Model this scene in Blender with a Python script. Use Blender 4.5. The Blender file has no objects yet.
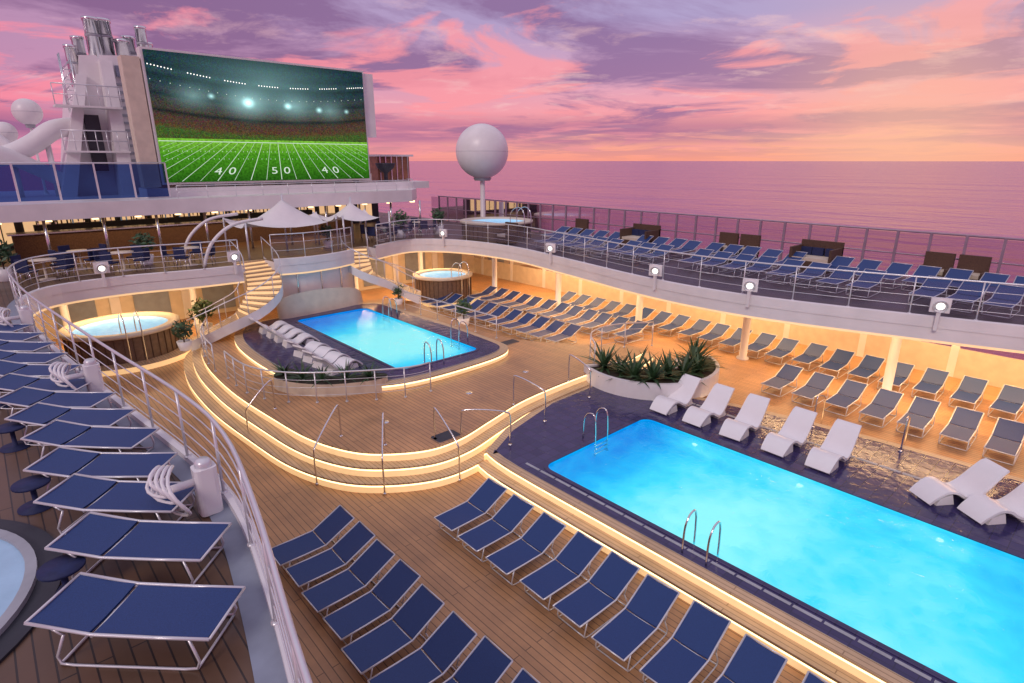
import bpy, math, random
from mathutils import Vector, Matrix
from mathutils.geometry import tessellate_polygon
random.seed(7)
S=bpy.context.scene
COL=S.collection
pi=math.pi

# ---------------------------------------------------------------- materials
def newmat(name):
    m=bpy.data.materials.new(name); m.use_nodes=True
    nt=m.node_tree; nt.nodes.clear()
    out=nt.nodes.new('ShaderNodeOutputMaterial')
    return m,nt,out
def N(nt,t,**k):
    n=nt.nodes.new(t)
    for a,b in k.items(): setattr(n,a,b)
    return n
def principled(name,col,rough=.5,metal=0,vary=.12,scale=3,bump=0,emit=None,estr=0,coat=0,bscale=40):
    m,nt,out=newmat(name); L=nt.links
    b=N(nt,'ShaderNodeBsdfPrincipled'); b.inputs['Roughness'].default_value=rough
    b.inputs['Metallic'].default_value=metal
    b.inputs['Coat Weight'].default_value=coat
    tc=N(nt,'ShaderNodeTexCoord'); no=N(nt,'ShaderNodeTexNoise'); no.inputs['Scale'].default_value=scale; no.inputs['Detail'].default_value=4
    L.new(tc.outputs['Object'],no.inputs['Vector'])
    r=N(nt,'ShaderNodeValToRGB'); r.color_ramp.elements[0].position=.3; r.color_ramp.elements[1].position=.7
    r.color_ramp.elements[0].color=(*[c*(1-vary) for c in col],1); r.color_ramp.elements[1].color=(*[min(1,c*(1+vary)) for c in col],1)
    L.new(no.outputs['Fac'],r.inputs['Fac']); L.new(r.outputs['Color'],b.inputs['Base Color'])
    if bump:
        n2=N(nt,'ShaderNodeTexNoise'); n2.inputs['Scale'].default_value=bscale
        L.new(tc.outputs['Object'],n2.inputs['Vector'])
        bp=N(nt,'ShaderNodeBump'); bp.inputs['Strength'].default_value=bump; bp.inputs['Distance'].default_value=.02
        L.new(n2.outputs['Fac'],bp.inputs['Height']); L.new(bp.outputs['Normal'],b.inputs['Normal'])
    if emit:
        b.inputs['Emission Color'].default_value=(*emit,1); b.inputs['Emission Strength'].default_value=estr
        m.cycles.emission_sampling='NONE'
    L.new(b.outputs[0],out.inputs[0]); return m
def emission(name,col,s,samp=False):
    m,nt,out=newmat(name)
    e=N(nt,'ShaderNodeEmission'); e.inputs[0].default_value=(*col,1); e.inputs[1].default_value=s
    if not samp: m.cycles.emission_sampling='NONE'
    nt.links.new(e.outputs[0],out.inputs[0]); return m
def wood(name,c1,c2,gap,rough=.42,w=.13,lo=.70,hi=1.14):
    m,nt,out=newmat(name); L=nt.links
    b=N(nt,'ShaderNodeBsdfPrincipled'); b.inputs['Roughness'].default_value=rough
    tc=N(nt,'ShaderNodeTexCoord'); mp=N(nt,'ShaderNodeMapping'); mp.inputs['Rotation'].default_value=(0,0,pi/2)
    L.new(tc.outputs['Object'],mp.inputs['Vector'])
    br=N(nt,'ShaderNodeTexBrick'); br.inputs['Scale'].default_value=1
    br.inputs['Brick Width'].default_value=3.6; br.inputs['Row Height'].default_value=w; br.inputs['Mortar Size'].default_value=.009
    br.inputs['Mortar Smooth'].default_value=.2
    br.inputs['Color1'].default_value=(*c1,1); br.inputs['Color2'].default_value=(*c2,1); br.inputs['Mortar'].default_value=(*gap,1)
    L.new(mp.outputs[0],br.inputs['Vector'])
    no=N(nt,'ShaderNodeTexNoise'); no.inputs['Scale'].default_value=.7; no.inputs['Detail'].default_value=7; no.inputs['Roughness'].default_value=.65
    L.new(tc.outputs['Object'],no.inputs['Vector'])
    r=N(nt,'ShaderNodeValToRGB'); r.color_ramp.elements[0].position=.3; r.color_ramp.elements[1].position=.72
    r.color_ramp.elements[0].color=(lo,lo,lo,1); r.color_ramp.elements[1].color=(hi,hi,hi*.97,1)
    L.new(no.outputs['Fac'],r.inputs['Fac'])
    mx=N(nt,'ShaderNodeMixRGB',blend_type='MULTIPLY'); mx.inputs[0].default_value=1
    L.new(br.outputs['Color'],mx.inputs[1]); L.new(r.outputs['Color'],mx.inputs[2]); L.new(mx.outputs[0],b.inputs['Base Color'])
    r2=N(nt,'ShaderNodeMapRange'); r2.inputs['To Min'].default_value=rough-.2; r2.inputs['To Max'].default_value=rough+.2
    L.new(no.outputs['Fac'],r2.inputs['Value']); L.new(r2.outputs[0],b.inputs['Roughness'])
    bp=N(nt,'ShaderNodeBump'); bp.inputs['Strength'].default_value=.25; bp.inputs['Distance'].default_value=.01; bp.invert=True
    L.new(br.outputs['Fac'],bp.inputs['Height']); L.new(bp.outputs[0],b.inputs['Normal'])
    L.new(b.outputs[0],out.inputs[0]); return m
def tile(name,c1,c2,gap,size,rough=.12):
    m,nt,out=newmat(name); L=nt.links
    b=N(nt,'ShaderNodeBsdfPrincipled'); b.inputs['Roughness'].default_value=rough
    tc=N(nt,'ShaderNodeTexCoord')
    br=N(nt,'ShaderNodeTexBrick'); br.offset=0; br.inputs['Scale'].default_value=1
    br.inputs['Brick Width'].default_value=size; br.inputs['Row Height'].default_value=size; br.inputs['Mortar Size'].default_value=size*.03
    br.inputs['Color1'].default_value=(*c1,1); br.inputs['Color2'].default_value=(*c2,1); br.inputs['Mortar'].default_value=(*gap,1)
    L.new(tc.outputs['Object'],br.inputs['Vector']); L.new(br.outputs['Color'],b.inputs['Base Color'])
    no=N(nt,'ShaderNodeTexNoise'); no.inputs['Scale'].default_value=4; no.inputs['Detail'].default_value=4
    L.new(tc.outputs['Object'],no.inputs['Vector'])
    bp=N(nt,'ShaderNodeBump'); bp.inputs['Strength'].default_value=.4; bp.inputs['Distance'].default_value=.04
    L.new(no.outputs['Fac'],bp.inputs['Height']); L.new(bp.outputs[0],b.inputs['Normal'])
    L.new(b.outputs[0],out.inputs[0]); return m
def glass(name,tint,gl=.5,op=.0,opc=(.1,.1,.2)):
    m,nt,out=newmat(name); L=nt.links
    t=N(nt,'ShaderNodeBsdfTransparent'); t.inputs[0].default_value=(*tint,1)
    g=N(nt,'ShaderNodeBsdfGlossy'); g.inputs['Roughness'].default_value=.03
    f=N(nt,'ShaderNodeFresnel'); f.inputs[0].default_value=1.4
    ml=N(nt,'ShaderNodeMath',operation='MULTIPLY'); ml.inputs[1].default_value=gl; L.new(f.outputs[0],ml.inputs[0])
    mx=N(nt,'ShaderNodeMixShader'); L.new(ml.outputs[0],mx.inputs[0]); L.new(t.outputs[0],mx.inputs[1]); L.new(g.outputs[0],mx.inputs[2])
    last=mx
    if op:
        d=N(nt,'ShaderNodeBsdfDiffuse'); d.inputs[0].default_value=(*opc,1)
        m2=N(nt,'ShaderNodeMixShader'); m2.inputs[0].default_value=op; L.new(mx.outputs[0],m2.inputs[1]); L.new(d.outputs[0],m2.inputs[2]); last=m2
    L.new(last.outputs[0],out.inputs[0]); return m
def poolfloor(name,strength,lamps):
    # pool light painted as emission round lamps and mid-pool spots without a lamp
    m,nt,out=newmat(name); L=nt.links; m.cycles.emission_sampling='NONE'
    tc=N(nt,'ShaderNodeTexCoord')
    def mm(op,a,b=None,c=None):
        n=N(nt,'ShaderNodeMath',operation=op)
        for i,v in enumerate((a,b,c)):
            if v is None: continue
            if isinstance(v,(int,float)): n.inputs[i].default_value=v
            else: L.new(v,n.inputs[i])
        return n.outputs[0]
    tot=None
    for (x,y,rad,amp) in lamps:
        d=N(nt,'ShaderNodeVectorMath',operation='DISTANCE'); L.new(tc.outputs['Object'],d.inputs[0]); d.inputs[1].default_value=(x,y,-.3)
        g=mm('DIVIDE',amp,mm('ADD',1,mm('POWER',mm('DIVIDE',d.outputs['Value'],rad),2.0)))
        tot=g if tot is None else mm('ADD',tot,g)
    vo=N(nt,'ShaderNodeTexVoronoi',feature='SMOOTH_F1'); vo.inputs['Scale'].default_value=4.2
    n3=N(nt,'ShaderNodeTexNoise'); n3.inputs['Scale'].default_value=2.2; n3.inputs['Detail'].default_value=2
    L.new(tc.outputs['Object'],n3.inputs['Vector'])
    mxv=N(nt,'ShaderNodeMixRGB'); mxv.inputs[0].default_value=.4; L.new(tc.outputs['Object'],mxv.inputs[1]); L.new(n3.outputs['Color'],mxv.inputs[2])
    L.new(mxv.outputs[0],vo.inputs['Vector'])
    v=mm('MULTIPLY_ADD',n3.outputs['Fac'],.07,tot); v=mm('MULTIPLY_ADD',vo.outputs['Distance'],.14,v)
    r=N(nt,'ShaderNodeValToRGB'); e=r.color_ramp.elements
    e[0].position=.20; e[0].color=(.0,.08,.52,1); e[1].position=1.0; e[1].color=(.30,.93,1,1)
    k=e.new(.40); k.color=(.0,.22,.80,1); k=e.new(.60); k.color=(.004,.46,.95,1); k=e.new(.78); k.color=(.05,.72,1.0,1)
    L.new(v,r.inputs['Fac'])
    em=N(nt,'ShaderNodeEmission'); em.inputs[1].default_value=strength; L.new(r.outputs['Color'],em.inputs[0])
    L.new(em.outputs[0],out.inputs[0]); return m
def watermat():
    m,nt,out=newmat('pool_water'); L=nt.links
    tc=N(nt,'ShaderNodeTexCoord')
    no=N(nt,'ShaderNodeTexNoise'); no.inputs['Scale'].default_value=3.2; no.inputs['Detail'].default_value=4; no.inputs['Distortion'].default_value=1.2
    L.new(tc.outputs['Object'],no.inputs['Vector'])
    bp=N(nt,'ShaderNodeBump'); bp.inputs['Strength'].default_value=.45; bp.inputs['Distance'].default_value=.05; L.new(no.outputs['Fac'],bp.inputs['Height'])
    g=N(nt,'ShaderNodeBsdfGlossy'); g.inputs['Roughness'].default_value=.04; L.new(bp.outputs[0],g.inputs['Normal'])
    t=N(nt,'ShaderNodeBsdfRefraction'); t.inputs['IOR'].default_value=1.33; t.inputs[0].default_value=(.9,1,1,1); L.new(bp.outputs[0],t.inputs['Normal'])
    f=N(nt,'ShaderNodeFresnel'); f.inputs[0].default_value=1.33; L.new(bp.outputs[0],f.inputs['Normal'])
    mx=N(nt,'ShaderNodeMixShader'); L.new(f.outputs[0],mx.inputs[0]); L.new(t.outputs[0],mx.inputs[1]); L.new(g.outputs[0],mx.inputs[2])
    L.new(mx.outputs[0],out.inputs[0]); return m
M={}
M['white']=principled('white_paint',(.80,.78,.78),.35,vary=.06,scale=1.2)
M['cream']=principled('cream_panel',(.68,.59,.47),.5,vary=.08)
M['grey']=principled('grey_paint',(.38,.40,.44),.45)
M['bluegrey']=principled('blue_grey_deck_coating',(.26,.30,.38),.35,vary=.12)
M['dark']=principled('dark_frame',(.03,.032,.045),.5)
M['steel']=principled('brushed_steel',(.72,.73,.76),.22,metal=.9,vary=.05,scale=8)
M['chrome']=principled('polished_steel',(.8,.79,.8),.16,metal=1,vary=.06,scale=4)
M['rail']=principled('white_rail_paint',(.72,.73,.76),.28,metal=.35,vary=.04)
M['navy']=principled('navy_sling_fabric',(.014,.048,.18),.5,vary=.22,scale=110)
M['navy2']=principled('dark_navy_fabric',(.012,.022,.09),.7,vary=.2,scale=14)
M['wood']=wood('teak_deck',(.62,.335,.155),(.54,.29,.135),(.22,.12,.06),.40)
M['woodd']=wood('dimmed_teak_deck',(.17,.095,.06),(.135,.08,.05),(.04,.028,.024),.40)  # teak with the upper deck's weaker light put into its colour
M['wooddk']=wood('shade_painted_deck',(.10,.07,.085),(.085,.06,.075),(.03,.022,.03),.42)  # darker deck wood, shade put into its colour
M['woodstep']=wood('step_teak',(.72,.51,.31),(.66,.46,.27),(.36,.23,.13),.4,.1)
M['tile']=tile('dark_pool_tile',(.035,.03,.10),(.055,.045,.135),(.028,.025,.07),.3,.14)
M['plastic']=principled('white_moulded_plastic',(.84,.83,.84),.25,vary=.02)
M['led']=emission('warm_led_strip',(1,.68,.32),3.4)
M['glowpaint']=principled('painted_glow',(.75,.58,.36),.5,emit=(1,.62,.27),estr=.68)  # step-light glow painted onto the surface as emission
M['glowpanel']=principled('added_glow_panel',(.5,.4,.3),.3,vary=.4,scale=2.5,emit=(1,.60,.30),estr=.75)  # glowing panels added to warm the bar's back wall
M['lamp']=emission('lamp_lens',(1,.95,.9),2.2)
M['uwlamp']=emission('underwater_lens',(.45,.92,1),1.3)
M['glass']=glass('rail_glass',(.82,.84,.92),1.0,.07,(.5,.42,.55))
M['screenglass']=glass('windscreen_glass',(.74,.62,.74),1.2,.12,(.30,.15,.28))
M['blueglass']=glass('blue_tinted_glass',(.08,.17,.45),.9,.15,(.03,.06,.22))
M['mauvepost']=principled('windscreen_frame',(.36,.26,.34),.4,metal=.2,vary=.1)
M['wicker']=principled('brown_wicker',(.10,.055,.035),.7,vary=.4,scale=30,bump=.5)
M['tubside']=principled('tub_wood_side',(.16,.10,.07),.5,vary=.2,scale=8)
M['leaf']=principled('leaf_green',(.045,.10,.04),.5,vary=.5,scale=3)
M['soil']=principled('planter_soil',(.04,.03,.02),.9)
M['canvas']=principled('tent_canvas',(.80,.78,.78),.7,vary=.03)
M['orange']=principled('copper_panel',(.34,.15,.08),.4,vary=.3,scale=5)
M['pale']=principled('pale_pool_water',(.34,.50,.66),.08,vary=.10,scale=2,bump=.35,bscale=7,emit=(.3,.55,.85),estr=.12)  # faint lit-pool glow put into the water colour
M['water']=watermat()
M['tubwater']=principled('tub_water',(.20,.40,.55),.06,vary=.2,scale=4,bump=.5,bscale=9,emit=(.22,.62,.98),estr=.62)  # tub lighting put into the water as its own glow
M['hull']=principled('hull_white',(.7,.7,.72),.4)

# ---------------------------------------------------------------- mesh builder
class MB:
    def __init__(s): s.v=[];s.f=[];s.m=[];s.mats=[];s.sm=[]
    def mi(s,k):
        if k not in s.mats: s.mats.append(k)
        return s.mats.index(k)
    def add(s,vs,fs,k,smooth=False):
        o=len(s.v); s.v+= [tuple(v) for v in vs]; i=s.mi(k)
        for f in fs: s.f.append([o+j for j in f]); s.m.append(i); s.sm.append(smooth)
    def box(s,c,d,k,rz=0,mat=None):
        x,y,z=[q/2 for q in d]; vs=[]
        for a in(-x,x):
            for b in(-y,y):
                for e in(-z,z):
                    p=Vector((a,b,e))
                    if rz: p=Matrix.Rotation(rz,3,'Z')@p
                    vs.append(p+Vector(c))
        s.add(vs,[(0,1,3,2),(4,6,7,5),(0,4,5,1),(2,3,7,6),(0,2,6,4),(1,5,7,3)],k)
    def tube(s,pts,r,k,n=6,closed=False,caps=True):
        pts=[Vector(p) for p in pts]; L=len(pts); rs=r if isinstance(r,(list,tuple)) else [r]*L
        vs=[]; up=None
        for i,p in enumerate(pts):
            if closed: t=(pts[(i+1)%L]-pts[i-1])
            else: t=pts[min(i+1,L-1)]-pts[max(i-1,0)]
            if t.length<1e-7: t=Vector((0,0,1))
            t.normalize()
            ref=Vector((0,0,1)) if abs(t.z)<.9 else Vector((1,0,0))
            if up is None: up=ref
            a=t.cross(up)
            if a.length<.05: a=t.cross(ref)
            a.normalize(); b=a.cross(t).normalized(); up=b
            for j in range(n):
                q=2*pi*j/n; vs.append(p+(a*math.cos(q)+b*math.sin(q))*rs[i])
        fs=[]
        for i in range(L if closed else L-1):
            for j in range(n):
                i2=(i+1)%L
                fs.append((i*n+j,i*n+(j+1)%n,i2*n+(j+1)%n,i2*n+j))
        if caps and not closed: fs+= [tuple(range(n))[::-1],tuple((L-1)*n+j for j in range(n))]
        s.add(vs,fs,k,True)
    def lathe(s,c,prof,k,n=32,sx=1,sy=1):
        vs=[];L=len(prof)
        for r,z in prof:
            for j in range(n):
                q=2*pi*j/n; vs.append((c[0]+r*sx*math.cos(q),c[1]+r*sy*math.sin(q),c[2]+z))
        fs=[(i*n+j,i*n+(j+1)%n,(i+1)*n+(j+1)%n,(i+1)*n+j) for i in range(L-1) for j in range(n)]
        s.add(vs,fs,k,True)
    def slab(s,outer,holes,z1,bands,top,bottom=None,inner=True):
        polys=[[Vector((x,y,0)) for x,y in q] for q in [outer]+holes]
        tri=tessellate_polygon(polys); flat=[p for q in polys for p in q]
        def orient(t):
            a,b,c=[flat[i] for i in t]
            return t if (b-a).cross(c-a).z>0 else (t[0],t[2],t[1])
        s.add([(p.x,p.y,z1) for p in flat],[orient(t) for t in tri],top)
        z0=min(b[0] for b in bands)
        if bottom: s.add([(p.x,p.y,z0) for p in flat],[orient(t)[::-1] for t in tri],bottom)
        for qi,q in enumerate([outer]+holes):
            if qi and not inner: break
            n=len(q)
            for za,zb,k in bands:
                vs=[(x,y,za) for x,y in q]+[(x,y,zb) for x,y in q]
                s.add(vs,[(i,(i+1)%n,n+(i+1)%n,n+i) for i in range(n)],k)
    def build(s,name,parent=None,data_only=False):
        me=bpy.data.meshes.new(name); me.from_pydata(s.v,[],s.f)
        for k in s.mats: me.materials.append(M[k] if isinstance(k,str) else k)
        me.polygons.foreach_set('material_index',s.m); me.polygons.foreach_set('use_smooth',s.sm); me.update()
        if data_only: return me
        o=bpy.data.objects.new(name,me); COL.objects.link(o)
        if parent: o.parent=parent
        return o
def inst(name,me,loc,rz=0,sc=1):
    o=bpy.data.objects.new(name,me); COL.objects.link(o); o.location=loc; o.rotation_euler=(0,0,rz); o.scale=(sc,)*3 if not isinstance(sc,tuple) else sc
    return o
def empty(name):
    o=bpy.data.objects.new(name,None); COL.objects.link(o); return o
def cr(pts,n=8,closed=False):
    out=[];L=len(pts); D=len(pts[0])
    for i in range(L if closed else L-1):
        P=[pts[(i+d)%L] if closed else pts[max(0,min(L-1,i+d))] for d in(-1,0,1,2)]
        for j in range(n):
            t=j/n
            out.append(tuple(.5*((2*P[1][c])+(-P[0][c]+P[2][c])*t+(2*P[0][c]-5*P[1][c]+4*P[2][c]-P[3][c])*t*t+(-P[0][c]+3*P[1][c]-3*P[2][c]+P[3][c])*t**3) for c in range(D)))
    if not closed: out.append(tuple(pts[-1]))
    return out
def resample(pts,step):
    pts=[Vector(p) for p in pts]; d=[0]
    for a,b in zip(pts,pts[1:]): d.append(d[-1]+(b-a).length)
    n=max(1,round(d[-1]/step)); out=[];j=0
    for i in range(n+1):
        t=d[-1]*i/n
        while j<len(pts)-2 and d[j+1]<t: j+=1
        w=(t-d[j])/max(1e-9,d[j+1]-d[j]); out.append(pts[j].lerp(pts[j+1],w))
    return out
def offset(poly,d):
    n=len(poly); out=[]
    area=sum(poly[i][0]*poly[(i+1)%n][1]-poly[(i+1)%n][0]*poly[i][1] for i in range(n))
    sg=1 if area>0 else -1
    for i in range(n):
        a=Vector(poly[i-1]);b=Vector(poly[(i+1)%n]); t=(b-a)
        if t.length<1e-6: t=Vector((1,0))
        t.normalize(); nn=Vector((-t.y,t.x))*sg
        out.append((poly[i][0]+nn.x*d,poly[i][1]+nn.y*d))
    return out
def rrect(x0,x1,y0,y1,r,n=6):
    out=[]
    for cx,cy,a in((x1-r,y0+r,-pi/2),(x1-r,y1-r,0),(x0+r,y1-r,pi/2),(x0+r,y0+r,pi)):
        for i in range(n+1):
            q=a+pi/2*i/n; out.append((cx+r*math.cos(q),cy+r*math.sin(q)))
    return out
def rail(name,pts,h=1.08,sp=1.4,bars=3,gl=False,topr=.025,postr=.02,k='rail',lean=0):
    mb=MB(); P=resample(pts,sp); Pf=resample(pts,.35)
    up=lambda p,z:(p.x,p.y,p.z+z)
    mb.tube([up(p,h) for p in Pf],topr,k,8)
    for i in range(bars): 
        z=h*(i+1)/(bars+1); mb.tube([up(p,z) for p in Pf],.009,k,5)
    for p in P:
        mb.tube([up(p,0),up(p,h)],postr,k,6); mb.tube([up(p,0),up(p,.03)],postr*2.4,k,8)
    if gl:
        for a,b in zip(P,P[1:]):
            d=(b-a)*.05
            q=[up(a+d,.1),up(b-d,.1),up(b-d,h-.09),up(a+d,h-.09)]
            mb.add(q,[(0,1,2,3)],'glass')
    return mb.build(name)
def xyz(l,z): return [(x,y,z) for x,y in l]

# ---------------------------------------------------------------- outlines
edge_port=[(.2,-6),(.55,0),(1.0,2.8),(1.45,5),(1.72,6.8),(1.68,8.5),(1.25,12.1),(.72,17.0),(.5,20.4),(.55,23),(1.4,24.9),(3.6,25.4),(6.0,25.0),(7.7,24.9)]
edge_mid=[(9.2,25.5),(10.5,25.2),(12.0,25.4),(13.2,25.9)]
edge_star=[(14.6,26.3),(17.3,27.2),(19.0,25.3),(19.5,21.5),(18.7,17),(17.8,12.6),(17.6,9.5),(18.0,6.8),(19.3,2.4),(20.6,-1.5),(21,-6)]
EP=cr(edge_port,6); EM=cr(edge_mid,4); ES=cr(edge_star,8)
hole=EP+[(7.8,26.6),(9.1,26.6)]+EM+[(13.3,27.2),(14.5,27.2)]+ES
outer=[(-3.2,-9),(25.6,-9),(25.6,46),(-3.2,46)]
P2=rrect(9.35,12.75,15.75,24.3,.35)
P1=rrect(9.05,13.3,-5.5,8.85,.3)
cov=rrect(9.2,12.9,15.6,24.45,.3)
H1=offset(P1,-.12)

# upper deck
mb=MB(); mb.slab(outer,[hole],3.4,[(2.78,2.85,'glowpaint'),(2.85,3.4,'white')],'woodd','white')  # lower band is an added glow strip under the fascia
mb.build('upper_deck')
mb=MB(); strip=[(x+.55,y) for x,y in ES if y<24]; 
mb.slab(strip+[(25.2,-5.9),(25.2,24)],[],3.406,[(3.402,3.406,'wooddk')],'wooddk'); mb.build('painted_shade_sheet')  # dark sheet laid over the deck to paint in its shade
mb=MB()
for path in (EP,ES,EM):
    P=[Vector((x,y,0)) for x,y in path]; n=len(P)
    prof=((-.02,3.2),(-.02,3.50),(.02,3.52),(.10,3.52),(.10,3.43),(.34,3.409))
    vs=[]
    for i,p in enumerate(P):
        t=(P[min(i+1,n-1)]-P[max(i-1,0)]).normalized(); nn=Vector((-t.y,t.x,0))
        for w,z in prof:
            q=p+nn*w; vs.append((q.x,q.y,z))
    m_=len(prof)
    fa=[(i*m_+j,i*m_+j+1,(i+1)*m_+j+1,(i+1)*m_+j) for i in range(n-1) for j in range(4)]
    fb=[(i*m_+4,i*m_+5,(i+1)*m_+5,(i+1)*m_+4) for i in range(n-1)]
    mb.add(vs,fa,'white'); mb.add(vs,fb,'bluegrey')
mb.build('deck_edge_kerb')

mb=MB(); mb.slab([(-3.2,-9),(25.6,-9),(25.6,46),(-3.2,46)],[cov,H1],0,[(-.6,0,'white')],'wood',inner=False)
mb.build('main_deck')
mb=MB()
hullp=[(-3.1,-60),(25.5,-60),(25.5,60),(23,80),(17,98),(11.2,106),(5,98),(-.6,80),(-3.1,60)]
mb.slab(hullp,[],-1.6,[(-22,-1.6,'hull')],'hull')
mb.build('ship_hull')
mb=MB()
for y in range(-8,45,3):
    mb.box((25.45,y+1.5,.55),(.12,2.98,1.1),'cream'); mb.box((25.45,y+1.5,2.55),(.12,2.98,.5),'cream')
    mb.box((25.46,y,1.45),(.16,.25,2.88),'white')
    mb.add([(25.44,y+.1,1.1),(25.44,y+2.9,1.1),(25.44,y+2.9,2.3),(25.44,y+.1,2.3)],[(0,1,2,3)],'screenglass')
mb.box((-3.1,18,1.4),(.15,54,2.79),'cream')
mb.build('ship_side_wall')
mb=MB()
mb.box((11.2,32.0,1.4),(28.4,.2,2.78),'cream')
for x in range(-2,25,3):
    mb.box((x,31.86,1.4),(.4,.1,2.7),'white'); mb.box((x+1.5,31.87,1.25),(1.5,.06,2.0),'bluegrey')
mb.build('bar_wall')

# podium with steps
base=[(8.3,10.35),(7.1,10.4),(6.0,11.0),(5.2,11.9),(4.65,13.4),(4.4,15.4),(4.2,18.5),(4.4,22),(5.2,25),(7,26.6),(11,27.2),(15,26.8),(16.3,24.5),(15.6,20.5),(15.6,17),(16.8,14.8),(18.3,13.2),(18.3,11.7),(16.6,11.2),(14.0,11.25),(11.4,11.1),(9.7,10.7)]
B0=cr(base,6,True)
pool2_out=cr([(8.6,15.0),(11,14.7),(13.5,15.1),(14.0,17),(13.9,22),(13.7,25),(11,25.4),(8,25.3),(6.9,24.3),(6.3,22),(6.3,18.5),(7.0,16.4)],6,True)
mb=MB()
B1=offset(B0,.32); B2=offset(B0,.64)
mb.slab(B0,[cov],.25,[(.0,.16,'glowpaint'),(.16,.20,'led'),(.20,.25,'woodstep')],'woodstep',inner=False)
mb.slab(B1,[cov],.50,[(.25,.41,'glowpaint'),(.41,.45,'led'),(.45,.50,'woodstep')],'woodstep',inner=False)
mb.slab(B2,[cov],.75,[(.50,.66,'glowpaint'),(.66,.70,'led'),(.70,.75,'woodstep')],'wood',inner=False)
mb.build('pool_terrace')
mb=MB()
mb.slab(pool2_out,[P2],.95,[(.75,.85,'glowpaint'),(.85,.90,'led'),(.90,.95,'woodstep')],'woodstep',inner=False)
mb.slab(offset(pool2_out,.32),[P2],.99,[(.95,.99,'grey')],'tile',inner=False)
mb.build('pool_surround')
def pool(name,poly,ztop,depth,mat,lights):
    mb=MB()
    n=len(poly)
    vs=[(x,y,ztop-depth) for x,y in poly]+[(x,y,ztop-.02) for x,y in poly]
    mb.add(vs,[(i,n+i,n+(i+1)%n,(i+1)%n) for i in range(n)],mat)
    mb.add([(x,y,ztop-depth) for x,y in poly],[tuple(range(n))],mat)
    root=mb.build(name)
    mb=MB()
    mb.slab(offset(poly,.004) ,[],ztop-.045,[(ztop-.046,ztop-.045,'water')],'water')
    mb.build('water_surface',root)
    mb=MB(); mb.slab(offset(poly,-.10),[offset(poly,.015)],ztop+.012,[(ztop-.01,ztop+.012,'tile')],'tile'); mb.build('coping',root)
    mb=MB()
    for x,y,dx in lights: mb.tube([(x,y,ztop-.5),(x+dx*.04,y,ztop-.5)],.07,'uwlamp',14)
    mb.build('underwater_lamps',root)
    return root
lm2=[(12.5,17.5,1.3,.42),(12.5,20,1.3,.42),(12.5,22.6,1.3,.42),(9.6,18.5,1.2,.36),(9.6,21.5,1.2,.36),(11,19.5,2.6,.50)]  # the mid-pool entry is painted glow without a lamp
F2=poolfloor('painted_glow_shell_small',1.12,lm2)
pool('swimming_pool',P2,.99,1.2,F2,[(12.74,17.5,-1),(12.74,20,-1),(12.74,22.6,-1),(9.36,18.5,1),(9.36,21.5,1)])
plat=cr([(8.1,-7),(8.1,0),(8.1,5),(8.1,9.3),(8.3,10.6)],4)+[(9.7,11.3),(12,11.9),(15.2,11.9)]+cr([(15.9,9.2),(16.5,7.4),(17.0,4.5),(17.3,1),(17.4,-7)],4)
mb=MB()
inn=offset(plat,.28); inn2=offset(plat,.52)
mb.slab(plat,[offset(P1,-.1)],.225,[(0,.14,'glowpaint'),(.14,.18,'led'),(.18,.225,'woodstep')],'woodstep',inner=False)
mb.slab(inn,[offset(P1,-.1)],.45,[(.225,.365,'glowpaint'),(.365,.405,'led'),(.405,.45,'woodstep')],'woodstep',inner=False)
mb.slab(inn2,[P1],.458,[(.45,.458,'grey')],'tile',inner=False)
mb.build('pool_platform')
lm1=[(9.3,7.2,1.3,.42),(9.3,4.6,.9,.28),(9.3,1.8,1.2,.42),(9.3,-1,1.1,.35),(13,7.2,1.1,.32),(13,4.4,1.2,.34),(13,1.6,1.2,.34),(13,-1.2,1.1,.3),(11.0,5.4,2.3,.58),(11,.6,2,.32)]  # mid-pool entries are painted glow, no lamp stands there
F1=poolfloor('painted_glow_shell_large',1.08,lm1)
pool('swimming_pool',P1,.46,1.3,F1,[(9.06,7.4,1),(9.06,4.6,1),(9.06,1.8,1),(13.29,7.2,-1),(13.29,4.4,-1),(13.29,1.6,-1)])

# ---------------------------------------------------------------- loungers
def lounger_mesh(name,ang,xb=.92,L=.70,w=.30):
    mb=MB()
    hx=xb+L*math.cos(ang); hz=.36+L*math.sin(ang)
    prof=[(.04,.345),(.35,.345),(.65,.335),(xb-.01,.35)]; prof2=[(xb+.02,.362),((xb+hx)/2,(.355+hz)/2-.012),(hx,hz)]
    for pr in(prof,prof2):
        vs=[];n=len(pr)
        for x,z in pr:
            vs+=[(x,-w,z),(x,-w*.4,z-.012),(x,w*.4,z-.012),(x,w,z)]
        vs2=[(x,y,z-.02) for x,y,z in vs]
        fs=[(i*4+j,(i+1)*4+j,(i+1)*4+j+1,i*4+j+1) for i in range(n-1) for j in range(3)]
        mb.add(vs,fs,'navy',True); mb.add(vs2,[f[::-1] for f in fs],'navy',True)
    e=min(xb+.34,hx-.12)
    for s in(-1,1):
        y=s*(w+.012)
        mb.tube([(0.02,y,.34),(.5,y,.34),(xb,y,.35),(hx+.01,y,hz)],.016,'rail',6)
        mb.tube([(.20,y,.34),(.14,y,.10),(.17,y,.025),(.28,y,.012),(e-.12,y,.012),(e-.01,y,.025),(e+.01,y,.10),(e-.1,y,.34)],.013,'rail',6)
        mb.tube([(e-.1,y,.33),(xb+.35*math.cos(ang),y,.355+.35*math.sin(ang))],.012,'rail',5)
    for x,z in((.02,.34),(hx+.01,hz),(xb,.325),(.17,.02),(e,.02)):
        mb.tube([(x,-w-.012,z),(x,w+.012,z)],.013,'rail',6)
    return mb.build(name,data_only=True)
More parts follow.
